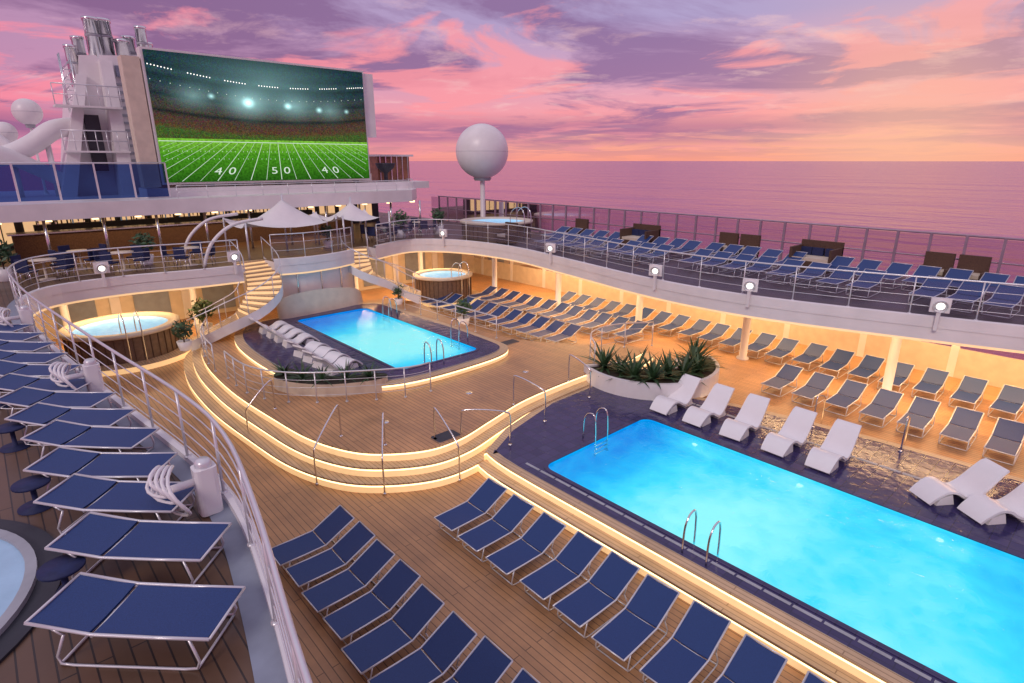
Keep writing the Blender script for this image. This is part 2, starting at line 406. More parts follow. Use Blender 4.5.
LM=lounger_mesh('sun_lounger',math.radians(27)); LMF=lounger_mesh('sun_lounger_flat',math.radians(9),1.05,.55,.30)
LMS=lounger_mesh('sun_lounger_long',math.radians(24),1.05,.75,.31)
def put(me,hx,y,z,rz=0,jit=.03,nm='sun_lounger'):
    inst(nm,me,(hx+random.uniform(-jit,jit)*2,y+random.uniform(-jit,jit),z),rz+random.uniform(-jit,jit))
for i in range(13): put(LM,5.95,8.72-i*.88,0)
for i in range(15): put(LM,2.90,10.0-i*.80,0)
ys=[4.75,5.9,7.05,8.1,9.15,10.2,11.25,12.3,13.4,14.5,15.6,16.7,17.8]
for i,y in enumerate(ys):
    x=.98 if y<5 else 1.22-max(0,(y-9)*.10)
    inst('sun_lounger',LMF,(x,y+.08,3.4),math.radians(180-43)+random.uniform(-.04,.04),1.0)
for i in range(8): put(LMS,18.6,7.6-i*1.02,0)
for i in range(20): put(LMS,21.9,21-i*1.0,0)
for i in range(12): put(LMS,19.6,25-i*.93,0)
for i in range(11): put(LMS,16.9,25.6-i*.93,0)
for i in range(24):
    if i%9!=8: put(LMS,20.4,20.5-i*.90,3.41,0,.05)
for i in range(26):
    if i%10!=5: put(LMS,22.6,22.2-i*.90,3.41,0,.05)

def wave_mesh():
    mb=MB()
    pr=cr([(0,.06),(.14,.20),(.36,.34),(.60,.33),(.82,.20),(1.0,.16),(1.2,.28),(1.42,.50),(1.62,.70),(1.74,.76)],6)
    n=len(pr); th=.055
    vs=[]
    for i,(x,z) in enumerate(pr):
        w=.34*(.84+.16*math.sin(pi*min(1,i/(n-1)*1.02)))
        a=pr[max(0,i-1)];b=pr[min(n-1,i+1)]; t=Vector((b[0]-a[0],b[1]-a[1])).normalized(); nx,nz=t.y*th,-t.x*th
        vs+=[(x,-w,z),(x,w,z),(x+nx,w,z+nz),(x+nx,-w,z+nz)]
    fs=[]
    for i in range(n-1):
        for j in range(4): fs.append((i*4+j,i*4+(j+1)%4,(i+1)*4+(j+1)%4,(i+1)*4+j))
    fs+=[(3,2,1,0),tuple((n-1)*4+j for j in range(4))]
    mb.add(vs,fs,'plastic')
    w=.34
    for x0,x1,zt in((.2,.62,.24),(1.0,1.42,.22)):
        mb.add([(x0,-w*.8,0),(x1,-w*.8,0),(x1-.08,-w*.8,zt),(x0+.06,-w*.8,zt-.08),(x0,w*.8,0),(x1,w*.8,0),(x1-.08,w*.8,zt),(x0+.06,w*.8,zt-.08)],
            [(0,1,2,3),(7,6,5,4),(0,3,7,4),(1,5,6,2),(3,2,6,7)],'plastic')
    return mb.build('moulded_wave_lounger',data_only=True)
WM=wave_mesh()
for y in(8.75,7.65,6.5,5.35,4.25): inst('moulded_wave_lounger',WM,(13.75,y,.46),random.uniform(-.10,.06))
for x,y,r in((14.15,2.25,-.62),(14.1,1.35,-.62)): inst('moulded_wave_lounger',WM,(x,y,.46),r)
for i in range(8): inst('moulded_wave_lounger',WM,(8.8 if i<4 else 8.65,23.2-i*.80-(.3 if i>3 else 0),.99),pi+random.uniform(-.05,.05)+(.22 if i>3 else -.1),.9)

# ---------------------------------------------------------------- rails
rail('deck_railing',xyz([(x-.08,y) for x,y in EP],3.5),1.05,1.35,4)
rail('deck_railing',xyz([(x+.12,y) for x,y in ES],3.5),1.05,1.5,3,True)
rail('deck_railing',xyz([(x,y+.12) for x,y in EM],3.5),1.05,1.2,2,True)
rail('pool_railing',cr([(5.1,19.5,.75),(5.15,17.6,.75),(5.8,16.2,.75),(7.1,15.1,.75),(8.6,14.2,.75),(9.4,14.1,.75)],6),.95,.9,3)
rail('pool_railing',cr([(5.0,20.5,.75),(5.2,22.5,.75),(5.9,24.3,.75)],6),.95,.9,3)
rail('pool_railing',cr([(14.6,11.9,.75),(15.6,12.9,.75),(17,13,.75),(18.4,12.2,.75)],6),.95,1.0,3)
rail('pool_railing',cr([(14.6,17,.75),(14.5,20,.75),(14.4,23.5,.75)],6),.9,1.2,2)
def uloop(name,a,b,h=.95):
    mb=MB(); a=Vector(a);b=Vector(b); d=b-a
    pts=cr([a,a+Vector((0,0,h*.8)),a+Vector((0,0,h))+d*.12,b+Vector((0,0,h))-d*.12,b+Vector((0,0,h*.8)),b],4)
    mb.tube(pts,.022,'chrome',8); 
    for p in(a,b): mb.tube([p,p+Vector((0,0,.03))],.05,'chrome',8)
    return mb.build(name)
for a,b in(((4.9,12.5,.02),(5.9,13.1,.75)),((5.9,11.0,.02),(6.5,11.9,.75)),((7.6,10.3,.02),(7.6,11.3,.75)),((8.3,11.1,.5),(9.2,10.2,.46)),
           ((10.6,11.6,.75),(10.9,10.6,.46)),((4.5,16.0,.02),(5.3,16.0,.75)),((13.2,11.8,.75),(13.2,10.9,.46)),((16.2,5.3,.46),(17.5,5.5,0)),((16.4,3.2,.46),(17.7,3.4,0))):
    uloop('step_handrail',a,b)
def ladder(x,y,z,dx,dy):
    mb=MB(); 
    for s in(-.25,.25):
        px,py=(x+s*abs(dy),y+s*abs(dx))
        pts=cr([(px-dx*.35,py-dy*.35,z),(px-dx*.33,py-dy*.33,z+.55),(px-dx*.15,py-dy*.15,z+.78),(px+dx*.05,py+dy*.05,z+.6),(px+dx*.08,py+dy*.08,z-.8)],4)
        mb.tube(pts,.021,'chrome',8)
    for k in range(3):
        zz=z-.15-k*.25
        a=(x-.25*abs(dy)+dx*.08,y-.25*abs(dx)+dy*.08,zz); b=(x+.25*abs(dy)+dx*.08,y+.25*abs(dx)+dy*.08,zz); mb.tube([a,b],.02,'chrome',6)
    return mb.build('pool_ladder')
ladder(9.05,4.5,.46,1,0); ladder(11.2,8.85,.46,0,-1)
ladder(12.75,17.2,.99,-1,0); ladder(12.75,22.3,.99,-1,0); ladder(10.6,15.75,.99,0,1)
for x,y,z in((7.9,11.25,.75),(14.6,16.2,.75)):
    mb=MB(); mb.slab(rrect(x-.35,x+.35,y-.22,y+.22,.06,3),[],z+.03,[(z,z+.03,'steel')],'dark'); mb.build('deck_hatch')
mb=MB()
for i in range(24): mb.box((15.2,8.6-i*.5,.462),(.10,.46,.006),'grey')
for i in range(20): mb.box((8.86,9.0-i*.5,.462),(.07,.46,.006),'grey')
mb.build('drain_grate')
for x,y in((7.2,13.1),(10.2,13.2),(12.8,13.4)):
    mb=MB(); mb.lathe((x,y,.75),[(.11,0),(.11,.006),(0,.006)],'steel',16); mb.build('deck_drain')

# ---------------------------------------------------------------- windscreen
mb=MB()
y=-4
while y<36:
    mb.box((25.4,y,4.25),(.10,.08,1.72),'mauvepost')
    for z0,z1 in((3.5,4.25),(4.3,5.05)):
        mb.add([(25.4,y+.05,z0),(25.4,y+1.0,z0),(25.4,y+1.0,z1),(25.4,y+.05,z1)],[(0,1,2,3)],'screenglass')
    y+=1.05
for z,r in((5.11,.04),(4.275,.028),(3.48,.03)): mb.tube([(25.4,-4,z),(25.4,36,z)],r,'mauvepost',8)
mb.build('windscreen')
mb=MB()
for i in range(8):
    x=-2.6+i*1.35; mb.box((x,31.0,6.75),(.06,.06,1.5),'rail')
    if i<7: mb.add([(x+.04,31,6.02),(x+1.31,31,6.02),(x+1.31,31,7.45),(x+.04,31,7.45)],[(0,1,2,3)],'blueglass')
mb.tube([(-2.6,31,7.5),(6.85,31,7.5)],.03,'rail',8)
mb.build('windscreen')

# ---------------------------------------------------------------- columns
for y in(-.2,5,10.1,15.2,20.3,25.4):
    mb=MB(); mb.lathe((21.7,y,0),[(.24,0),(.24,.06),(.15,.1),(.15,2.6),(.24,2.75),(.24,2.78)],'white',20); mb.build('support_column')
for x in(2,7,15.5,20):
    mb=MB(); mb.lathe((x,30.5,0),[(.24,0),(.24,.06),(.15,.1),(.15,2.6),(.24,2.75),(.24,2.78)],'white',20); mb.build('support_column')

# ---------------------------------------------------------------- whirlpool tubs
def tub(x,y,r,h,z0=0,name='whirlpool_tub'):
    mb=MB(); h-=z0
    mb.lathe((x,y,z0),[(r*1.0,0.01),(r*1.0,h-.14)],'tubside',48)
    for i in range(40):
        q=i/40*2*pi; mb.box((x+r*1.005*math.cos(q),y+r*1.005*math.sin(q),z0+(h-.14)/2),(.03,.025,h-.16),'wicker',q)
    mb.lathe((x,y,z0),[(r*1.0,h-.14),(r*1.06,h-.12),(r*1.06,h),(r*.86,h+.01),(r*.84,h-.10)],'cream',48)
    mb.lathe((x,y,z0),[(r*.84,h-.10),(r*.72,h-.13),(.0,h-.13)],'tubwater',48)
    if z0==0:
        mb.lathe((x,y,0),[(r*1.35,0),(r*1.35,.2)],'glowpaint',48); mb.lathe((x,y,0),[(r*1.35,.2),(r*1.0,.201)],'woodstep',48)
    mb.build(name)
    mb=MB()
    for s in(-.25,.25):
        mb.tube(cr([(x+s,y-r*1.3,z0),(x+s,y-r*1.3,z0+h+.5),(x+s,y-r*1.05,z0+h+.85),(x+s,y-r*.75,z0+h+.5),(x+s,y-r*.75,z0+h-.2)],4),.022,'chrome',7)
    mb.build('tub_handrail')
tub(3.5,27.3,1.95,1.3); tub(19.1,26.9,1.6,1.45)
tub(22.4,26.0,2.0,4.30,3.4)

# ---------------------------------------------------------------- stairs
def stair(path,width,k='woodstep'):
    mb=MB(); P=resample(path,.30)
    for i in range(len(P)-1):
        a,b=P[i],P[i+1]; t=(b-a); t.z=0; t.normalize(); nn=Vector((-t.y,t.x,0))*width/2
        z=a.z; z2=b.z
        e=t*.02
        q=[Vector((p.x,p.y,z)) for p in(a-nn-e,a+nn-e,b+nn+e,b-nn+e)]
        lo=[p-Vector((0,0,.05)) for p in q]
        mb.add(q+lo,[(0,3,2,1),(4,5,6,7),(0,1,5,4),(1,2,6,5),(2,3,7,6),(3,0,4,7)],k)
        r=[q[3]-Vector((0,0,.05)),q[2]-Vector((0,0,.05)),Vector((q[2].x,q[2].y,z2)),Vector((q[3].x,q[3].y,z2))]
        mb.add(r,[(0,1,2,3)],'glowpaint')
    for s in(-1,1):
        L=[];U=[]
        for i,p in enumerate(P):
            t=P[min(i+1,len(P)-1)]-P[max(i-1,0)]; t.z=0; t.normalize(); nn=Vector((-t.y,t.x,0))*width/2*s*1.04
            L.append(p+nn-Vector((0,0,.3))); U.append(p+nn+Vector((0,0,.12)))
        n=len(P); mb.add(L+U,[(i,i+1,n+i+1,n+i) for i in range(n-1)],'white')
        mb.tube([p+Vector((0,0,.85)) for p in U],.022,'rail',6)
        for p in U[::3]: mb.tube([p,p+Vector((0,0,.85))],.016,'rail',6)
    return mb.build('curved_staircase')
stair(cr([(8.5,26.6,3.4),(8.6,25.4,2.85),(8.3,24.6,2.3),(7.4,24.2,1.7),(6.3,24.6,1.1),(5.6,25.0,.75)],6),1.35)
stair(cr([(13.9,27.2,3.4),(13.5,26.2,2.8),(13.9,25.6,2.2),(15.0,25.3,1.6),(16.0,24.6,1.0)],6),1.2)
mb=MB(); Q=[(x,y+.25) for x,y in EM]; n=len(Q)
mb.add([(x,y,.75) for x,y in Q]+[(x,y,2.78) for x,y in Q],[(i,i+1,n+i+1,n+i) for i in range(n-1)],'white')
for i in range(0,n,3):
    x,y=Q[i]; mb.box((x,y-.03,1.76),(.05,.06,2.0),'steel')
mb.build('balcony_wall')
mb=MB(); pts=cr([(9.3,25.15),(8.9,24.9),(9.4,24.75),(11,24.85),(12.6,25.05),(13.2,25.35)],5); n=len(pts)
hh=[.75+.75*math.sin(pi*(i/(n-1)))+.35*(i/(n-1)) for i in range(n)]
mb.add([(x,y,.96) for x,y in pts]+[(x,y+.15,h+.35) for (x,y),h in zip(pts,hh)],[(i,i+1,n+i+1,n+i) for i in range(n-1)],'cream',True); mb.build('curved_bench_back')

# ---------------------------------------------------------------- bar roof & forward structure
root=empty('pool_bar')
mb=MB(); mb.slab([(-3.2,30),(19.3,30),(20.6,31.5),(21.5,34),(21.5,44),(-3.2,44)],[],5.95,[(5.3,5.95,'white')],'white','cream'); mb.build('roof',root)
mb=MB(); mb.box((9.5,38,4.35),(24,.2,1.89),'dark')
for i in range(17):
    x=-2+i*1.4
    mb.box((x,37.85,4.35),(1.05,.06,1.35),'glowpanel'); mb.box((x,37.80,4.35),(.05,.05,1.35),'dark')
mb.build('back_wall',root)
mb=MB(); mb.box((9,33.5,3.95),(16,.7,1.1),'wicker'); mb.box((9,33.5,4.53),(16.3,.95,.06),'steel'); mb.box((9,36.8,4.0),(14,.5,1.2),'dark')
for i in range(60): mb.lathe((2.2+i*.23,36.7,4.6),[(.035,0),(.035,.17),(.012,.22),(.012,.28)],random.choice(['chrome','pale','orange','dark']),6)
mb.build('bar_counter',root)
mb=MB()
for x in [-2+i*2.0 for i in range(12)]:
    mb.tube([(x,30.3,3.4),(x,30.3,5.3)],.06,'steel',8)
mb.build('roof_posts',root)
mb=MB()
for x in [-1+i*1.6 for i in range(14)]:
    for y in(30.8,33.5): mb.box((x,y,5.24),(.22,.22,.10),'led')
mb.build('ceiling_lamps',root)
mb=MB(); mb.box((13.9,32.6,6.15),(15.6,1.8,.4),'white'); mb.box((12.6,33.2,6.6),(11.4,.8,.5),'cream')
for i in range(9): mb.box((8+i*1.15,32.75,6.55),(.35,.1,.35),'dark')
mb.build('screen_base')
rail('roof_railing',[(7.0,30.3,5.95),(19.2,30.3,5.95),(20.5,31.7,5.95),(21.3,34,5.95)],.55,1.3,1,False,.02,.018)
mb=MB(); mb.box((20.3,35.5,6.9),(2.3,4,1.9),'orange')
for i in range(6): mb.box((19.3+i*.4,33.47,6.9),(.06,.08,1.9),'steel')
mb.box((20.3,35.4,7.9),(2.6,4.4,.12),'white')
mb.build('deck_house')
mb=MB(); mb.lathe((19.4,33.0,5.95),[(.5,0),(.5,.1),(.12,.3),(.12,.9),(.5,1.2),(.62,1.45),(.6,1.5),(0,1.5)],'dark',20); mb.build('ventilation_cowl')

# ---------------------------------------------------------------- movie screen
def screenmat():
    m,nt,out=newmat('stadium_picture'); L=nt.links; m.cycles.emission_sampling='NONE'
    tc=N(nt,'ShaderNodeTexCoord'); sp=N(nt,'ShaderNodeSeparateXYZ'); L.new(tc.outputs['Object'],sp.inputs[0])
    def math_(op,a,b=None,c=None):
        n=N(nt,'ShaderNodeMath',operation=op)
        for i,v in enumerate((a,b,c)):
            if v is None: continue
            if isinstance(v,(int,float)): n.inputs[i].default_value=v
            else: L.new(v,n.inputs[i])
        return n.outputs[0]
    u=sp.outputs['X']; v=sp.outputs['Z']
    vv=math_('MULTIPLY_ADD',math_('POWER',math_('ABSOLUTE',math_('SUBTRACT',u,5.6)),2.0),-.012,v)
    r=N(nt,'ShaderNodeValToRGB'); e=r.color_ramp.elements
    L.new(math_('DIVIDE',vv,5.8),r.inputs['Fac'])
    e[0].position=.0; e[0].color=(.06,.03,.02,1); e[1].position=1; e[1].color=(.004,.012,.015,1)
    for p,c in((.36,(.05,.09,.02)),(.40,(.08,.045,.025)),(.47,(.06,.038,.028)),(.50,(.012,.018,.018)),(.52,(.05,.04,.03)),(.60,(.035,.04,.04)),(.62,(.012,.022,.025)),(.66,(.03,.04,.045)),(.72,(.015,.035,.045)),(.76,(.008,.02,.025)),(.80,(.02,.05,.06)),(.84,(.008,.022,.03)),(.90,(.012,.035,.045))):
        k=e.new(p); k.color=(*c,1)
    vo=N(nt,'ShaderNodeTexVoronoi'); vo.inputs['Scale'].default_value=15; L.new(tc.outputs['Object'],vo.inputs['Vector'])
    mx=N(nt,'ShaderNodeMixRGB',blend_type='OVERLAY'); mx.inputs[0].default_value=.4; L.new(r.outputs[0],mx.inputs[1]); L.new(vo.outputs['Color'],mx.inputs[2])
    wn=N(nt,'ShaderNodeTexNoise'); wn.inputs['Scale'].default_value=30; wn.inputs['Detail'].default_value=3; L.new(tc.outputs['Object'],wn.inputs['Vector'])
    sh=math_('MULTIPLY_ADD',wn.outputs['Fac'],4.4,-1.2)
    m2=N(nt,'ShaderNodeMixRGB',blend_type='MULTIPLY'); m2.inputs[0].default_value=1; L.new(mx.outputs[0],m2.inputs[1]); L.new(sh,m2.inputs[2])
    def glow(cx,cz,rad,amp,sq=2.5):
        d=math_('SQRT',math_('ADD',math_('POWER',math_('ABSOLUTE',math_('SUBTRACT',u,cx)),2),math_('MULTIPLY',math_('POWER',math_('ABSOLUTE',math_('SUBTRACT',v,cz)),2),sq)))
        return math_('MULTIPLY',math_('POWER',math_('MAXIMUM',math_('SUBTRACT',1,math_('DIVIDE',d,rad)),0),2.2),amp)
    g=glow(4.3,3.75,1.9,1.0,3)
    for a in((4.3,3.75,.45,3,1.5),(6.3,3.7,.32,2.5,1.5),(8.0,3.6,.28,2,1.5),(2.6,3.95,.25,1.6,1.5),(9.6,3.6,.22,1.5,1.5),(6.6,3.7,2.0,.6,4),(8.6,3.6,1.5,.4,3),(1.8,3.9,1.6,.4,3),(5.3,4.75,6.5,.32,7)): g=math_('ADD',g,glow(*a))
    gc=N(nt,'ShaderNodeMixRGB',blend_type='ADD'); gc.inputs[0].default_value=1
    gm=N(nt,'ShaderNodeMixRGB',blend_type='MULTIPLY'); gm.inputs[0].default_value=1; gm.inputs[2].default_value=(.30,.55,.55,1); L.new(g,gm.inputs[1])
    L.new(m2.outputs[0],gc.inputs[1]); L.new(gm.outputs[0],gc.inputs[2])
    em=N(nt,'ShaderNodeEmission'); em.inputs[1].default_value=1.15; L.new(gc.outputs[0],em.inputs[0]); L.new(em.outputs[0],out.inputs[0]); return m
def fieldmat():
    m,nt,out=newmat('football_field_picture'); L=nt.links; m.cycles.emission_sampling='NONE'
    tc=N(nt,'ShaderNodeTexCoord'); sp=N(nt,'ShaderNodeSeparateXYZ'); L.new(tc.outputs['Object'],sp.inputs[0])
    r=N(nt,'ShaderNodeValToRGB'); e=r.color_ramp.elements; e[0].position=0; e[0].color=(.02,.11,.008,1); e[1].position=1; e[1].color=(.24,.58,.05,1)
    k=e.new(.6); k.color=(.07,.30,.015,1)
    mr=N(nt,'ShaderNodeMapRange'); mr.inputs['From Max'].default_value=2.1; L.new(sp.outputs['Z'],mr.inputs['Value']); L.new(mr.outputs[0],r.inputs[0])
    no=N(nt,'ShaderNodeTexNoise'); no.inputs['Scale'].default_value=9; no.inputs['Detail'].default_value=6; L.new(tc.outputs['Object'],no.inputs[0])
    mr2=N(nt,'ShaderNodeMapRange'); mr2.inputs['From Min'].default_value=.3; mr2.inputs['From Max'].default_value=.7; mr2.inputs['To Min'].default_value=.5; mr2.inputs['To Max'].default_value=1.3; L.new(no.outputs['Fac'],mr2.inputs['Value'])
    m2=N(nt,'ShaderNodeMixRGB',blend_type='MULTIPLY'); m2.inputs[0].default_value=1; L.new(r.outputs[0],m2.inputs[1]); L.new(mr2.outputs[0],m2.inputs[2])
    em=N(nt,'ShaderNodeEmission'); em.inputs[1].default_value=1.0; L.new(m2.outputs[0],em.inputs[0]); L.new(em.outputs[0],out.inputs[0]); return m
M['stad']=screenmat(); M['field']=fieldmat(); M['pwhite']=emission('picture_white',(.75,.88,.75),.9)
root=empty('outdoor_movie_screen'); root.location=(6.95,32.0,6.6)
W,H_=10.75,5.72
mb=MB(); mb.box((W/2,.35,H_/2),(W+.2,.6,H_+.2),'white'); mb.box((W+.42,.4,4.0),(.62,.5,3.4),'white'); mb.box((-.5,.5,2.6),(.7,.8,5.6),'cream')
for x in(1.5,5.5,9.5): mb.box((x,1.4,2.2),(.4,1.6,4.4),'white')
mb.build('housing',root)
mb=MB(); mb.add([(0,0,0),(W,0,0),(W,0,H_),(0,0,H_)],[(0,1,2,3)],'stad'); mb.build('picture_panel',root)
mb=MB()
top=2.0
mb.add([(0,-.006,0),(W,-.006,0),(W,-.006,top),(0,-.006,top)],[(0,1,2,3)],'field'); mb.build('picture_field',root)
mb=MB()
cx=5.55
def fx(k,v):
    s=1.0-.55*(v/top)
    return cx+k*1.62*s
for k in [q*.5 for q in range(-18,19)]:
    seg=14
    for i in range(seg):
        v0=.04+(top-.2)*i/seg; v1=.04+(top-.2)*(i+1)/seg
        w0=(.020 if k==int(k) else .012)*(1-.5*v0/top); x0=fx(k,v0);x1=fx(k,v1)
        if min(x0,x1)<.03 or max(x0,x1)>W-.03: continue
        mb.add([(x0-w0,-.012,v0),(x0+w0,-.012,v0),(x1+w0,-.012,v1),(x1-w0,-.012,v1)],[(0,1,2,3)],'pwhite')
for q in range(-45,46):
    if q%5==0: continue
    for v in(1.05,1.40):
        x=fx(q/5,v)
        if .05<x<W-.05: mb.add([(x-.01,-.012,v),(x+.01,-.012,v),(x+.01,-.012,v+.05),(x-.01,-.012,v+.05)],[(0,1,2,3)],'pwhite')
for v,h in((1.86,.03),): mb.add([(.03,-.012,v),(W-.03,-.012,v),(W-.03,-.012,v+h),(.03,-.012,v+h)],[(0,1,2,3)],'pwhite')
for i in range(80):
    x=.10+i*.134
    t=x/W; v=5.15-.45*math.sin(pi*min(1,t*1.02))-.25*t; s=.022
    if (i//4)%3!=2: mb.add([(x-s,-.012,v-s),(x+s,-.012,v-s),(x+s,-.012,v+s),(x-s,-.012,v+s)],[(0,1,2,3)],'lamp')
    if i%3==0:
        v2=v-.62; s=.017
        mb.add([(x-s,-.012,v2-s),(x+s,-.012,v2-s),(x+s,-.012,v2+s),(x-s,-.012,v2+s)],[(0,1,2,3)],'pwhite')
mb.build('picture_markings',root)
def digits(txt,x,v,s,sk):
    c=bpy.data.curves.new('yard_number','FONT'); c.body=txt; c.size=s; c.align_x='CENTER'; c.shear=max(-1,min(1,sk))
    c.materials.append(M['pwhite']); o=bpy.data.objects.new('yard_number',c); COL.objects.link(o)
    o.parent=root; o.location=(x,-.013,v); o.rotation_euler=(pi/2,0,0); o.scale=(1.35,.85,1)
for lab,k in(('40',-2),('50',0),('40',2)):
    x=fx(k,.45); 
    digits(lab[0],x-.33,.34,.56,-.12*k); digits(lab[1],x+.33,.34,.56,-.12*k)

# ---------------------------------------------------------------- funnel
root=empty('ship_funnel')
mb=MB()
def prism(b,t,k):
    mb.add(b+t,[(0,1,5,4),(1,2,6,5),(2,3,7,6),(3,0,4,7),(4,5,6,7)],k)
prism([(3.8,36,5.95),(8.6,36,5.95),(8.6,42,5.95),(3.8,42,5.95)],[(5.2,36.4,12.4),(8.4,36.4,12.7),(8.4,42,12.7),(5.2,42,12.4)],'white')
prism([(5.6,34.6,5.95),(6.2,34.6,5.95),(6.2,36.5,5.95),(5.6,36.5,5.95)],[(5.9,35.8,12.2),(6.4,35.8,12.2),(6.4,36.6,12.2),(5.9,36.6,12.2)],'white')
prism([(3.2,35,5.95),(3.8,35,5.95),(3.8,37,5.95),(3.2,37,5.95)],[(4.9,36,11.5),(5.3,36,11.5),(5.3,37,11.5),(4.9,37,11.5)],'white')
for i in range(11): mb.box((7.25,36.10+i*.02,7.6+i*.36),(1.5,.12,.12),'grey')
mb.box((5.1,35.9,8.4),(.6,.3,2.6),'dark'); mb.box((7.2,36.2,11.8),(1.3,.2,.5),'bluegrey')
for z in(8.0,10.0): mb.box((5.0,35.3,z),(2.6,1.0,.08),'white')
mb.build('casing',root)
mb=MB()
for z in(8.04,10.04):
    mb.tube([(3.7,34.85,z+.9),(6.3,34.85,z+.9)],.03,'rail',6); mb.tube([(3.7,34.85,z+.45),(6.3,34.85,z+.45)],.02,'rail',6)
    for i in range(7): mb.tube([(3.7+i*.433,34.85,z),(3.7+i*.433,34.85,z+.9)],.02,'rail',5)
mb.build('platform_rails',root)
mb=MB()
for x,y,r,z in((4.95,36.8,.24,12.7),(5.4,37.4,.26,13.2),(5.95,36.7,.31,14.0),(6.5,37.3,.38,14.1),(7.15,36.9,.31,13.2),(7.6,37.6,.28,13.5),(8.05,36.8,.25,13.9),(8.4,37.5,.25,13.3)):
    mb.lathe((x,y,11),[(r,0),(r,z-11),(r*1.12,z-11),(r*1.12,z-10.85),(r*.9,z-10.85),(r*.9,z-11.6)],'chrome',20)
    mb.lathe((x,y,z-.7),[(r*1.02,0),(r*1.06,.03),(r*1.06,.08),(r*1.02,.11)],'grey',20)
mb.build('exhaust_pipes',root)
mb=MB()
for a in((8.3,35.6),(4.4,36.3)):
    x,y=a; h=11.8
    for dx,dy in((0,0),(.4,0),(0,.4),(.4,.4)): mb.tube([(x+dx,y+dy,9),(x+dx,y+dy,h+.6)],.03,'steel',5)
    for i in range(7):
        z=9+i*.45; mb.tube([(x,y,z),(x+.4,y,z+.45)],.02,'steel',4); mb.tube([(x,y,z),(x+.4,y,z)],.02,'steel',4)
mb.build('lattice_masts',root)
mb=MB(); mb.tube(cr([(-2.5,36,7.6),(0,36,7.7),(1.5,36,7.8),(2.6,36,8.3),(3.6,36,9.0),(4.8,36.4,9.2)],6),.42,'white',16)
mb.tube(cr([(-2.5,35.5,8.5),(0,35.5,8.3),(1.4,35.6,7.9),(2.5,35.8,7.3),(3.6,36,6.6)],6),.34,'white',14)
mb.tube(cr([(-1.0,37,9.6),(.6,37,9.2),(1.6,36.8,8.4),(2.2,36.6,7.4)],6),.26,'white',12)
for x,z in((-.4,6.8),(1.8,7.0),(3.2,7.6)): mb.tube([(x,36,5.95),(x,36,z+.7)],.12,'white',8)
mb.build('ventilation_duct')
def dome(x,y,z,r,zb,n='radar_dome'):
    mb=MB()
    prof=[(r*math.sin(pi*i/24),-r*math.cos(pi*i/24)) for i in range(25)]
    mb.lathe((x,y,z),prof,'white',40)
    mb.lathe((x,y,zb),[(r*.22,0),(r*.10,.2),(r*.09,z-r-zb+.05)],'white',16)
    mb.lathe((x,y,z-r),[(r*.30,-.12),(r*.36,.06)],'grey',20)
    mb.tube([(x+math.cos(u/40*2*pi)*r*1.001,y+math.sin(u/40*2*pi)*r*1.001,z) for u in range(40)],.007,'grey',4,True)
    return mb.build(n)
dome(24.6,29.9,8.15,1.66,3.4); dome(2.95,39,9.9,.62,5.95); dome(1.9,39,8.9,.5,5.95)

# ---------------------------------------------------------------- tents
def tent(x,y,w,d,ze,zp):
    root=empty('tensile_canopy'); mb=MB(); n=16; vs=[]
    for i in range(n+1):
        for j in range(n+1):
            a=i/n*2-1;b=j/n*2-1
            r=max(abs(a),abs(b)); rr=math.hypot(a,b)
            z=ze+(zp-ze)*max(0,1-min(1,rr/1.1))**1.7+ .28*abs(a)**3*abs(b)**3 - .12*(1-abs(a*b))*r
            s=1-.10*(1-min(abs(a),abs(b)))*r*r
            vs.append((x+a*w*s,y+b*d*s,z))
    mb.add(vs,[(i*(n+1)+j,(i+1)*(n+1)+j,(i+1)*(n+1)+j+1,i*(n+1)+j+1) for i in range(n) for j in range(n)],'canvas',True)
    mb.build('membrane',root); mb=MB()
    for a in(-1,1):
        for b in(-1,1): mb.tube([(x+a*w*1.0,y+b*d*1.0,3.4),(x+a*w*.99,y+b*d*.99,ze+.3)],.045,'rail',8)
    mb.tube([(x,y,3.4),(x,y,zp+.25)],.05,'rail',8); mb.build('masts',root)
tent(10.9,28.2,2.3,1.5,4.75,5.85); tent(14.6,28.6,1.5,1.3,4.75,5.55)
mb=MB()
for y in(26.2,29.4):
    mb.tube(cr([(6.6,y,3.4),(7.0,y,4.3),(7.9,y,5.0),(9.2,y,5.2)],6),.07,'white',10)
mb.build('curved_canopy_arm')

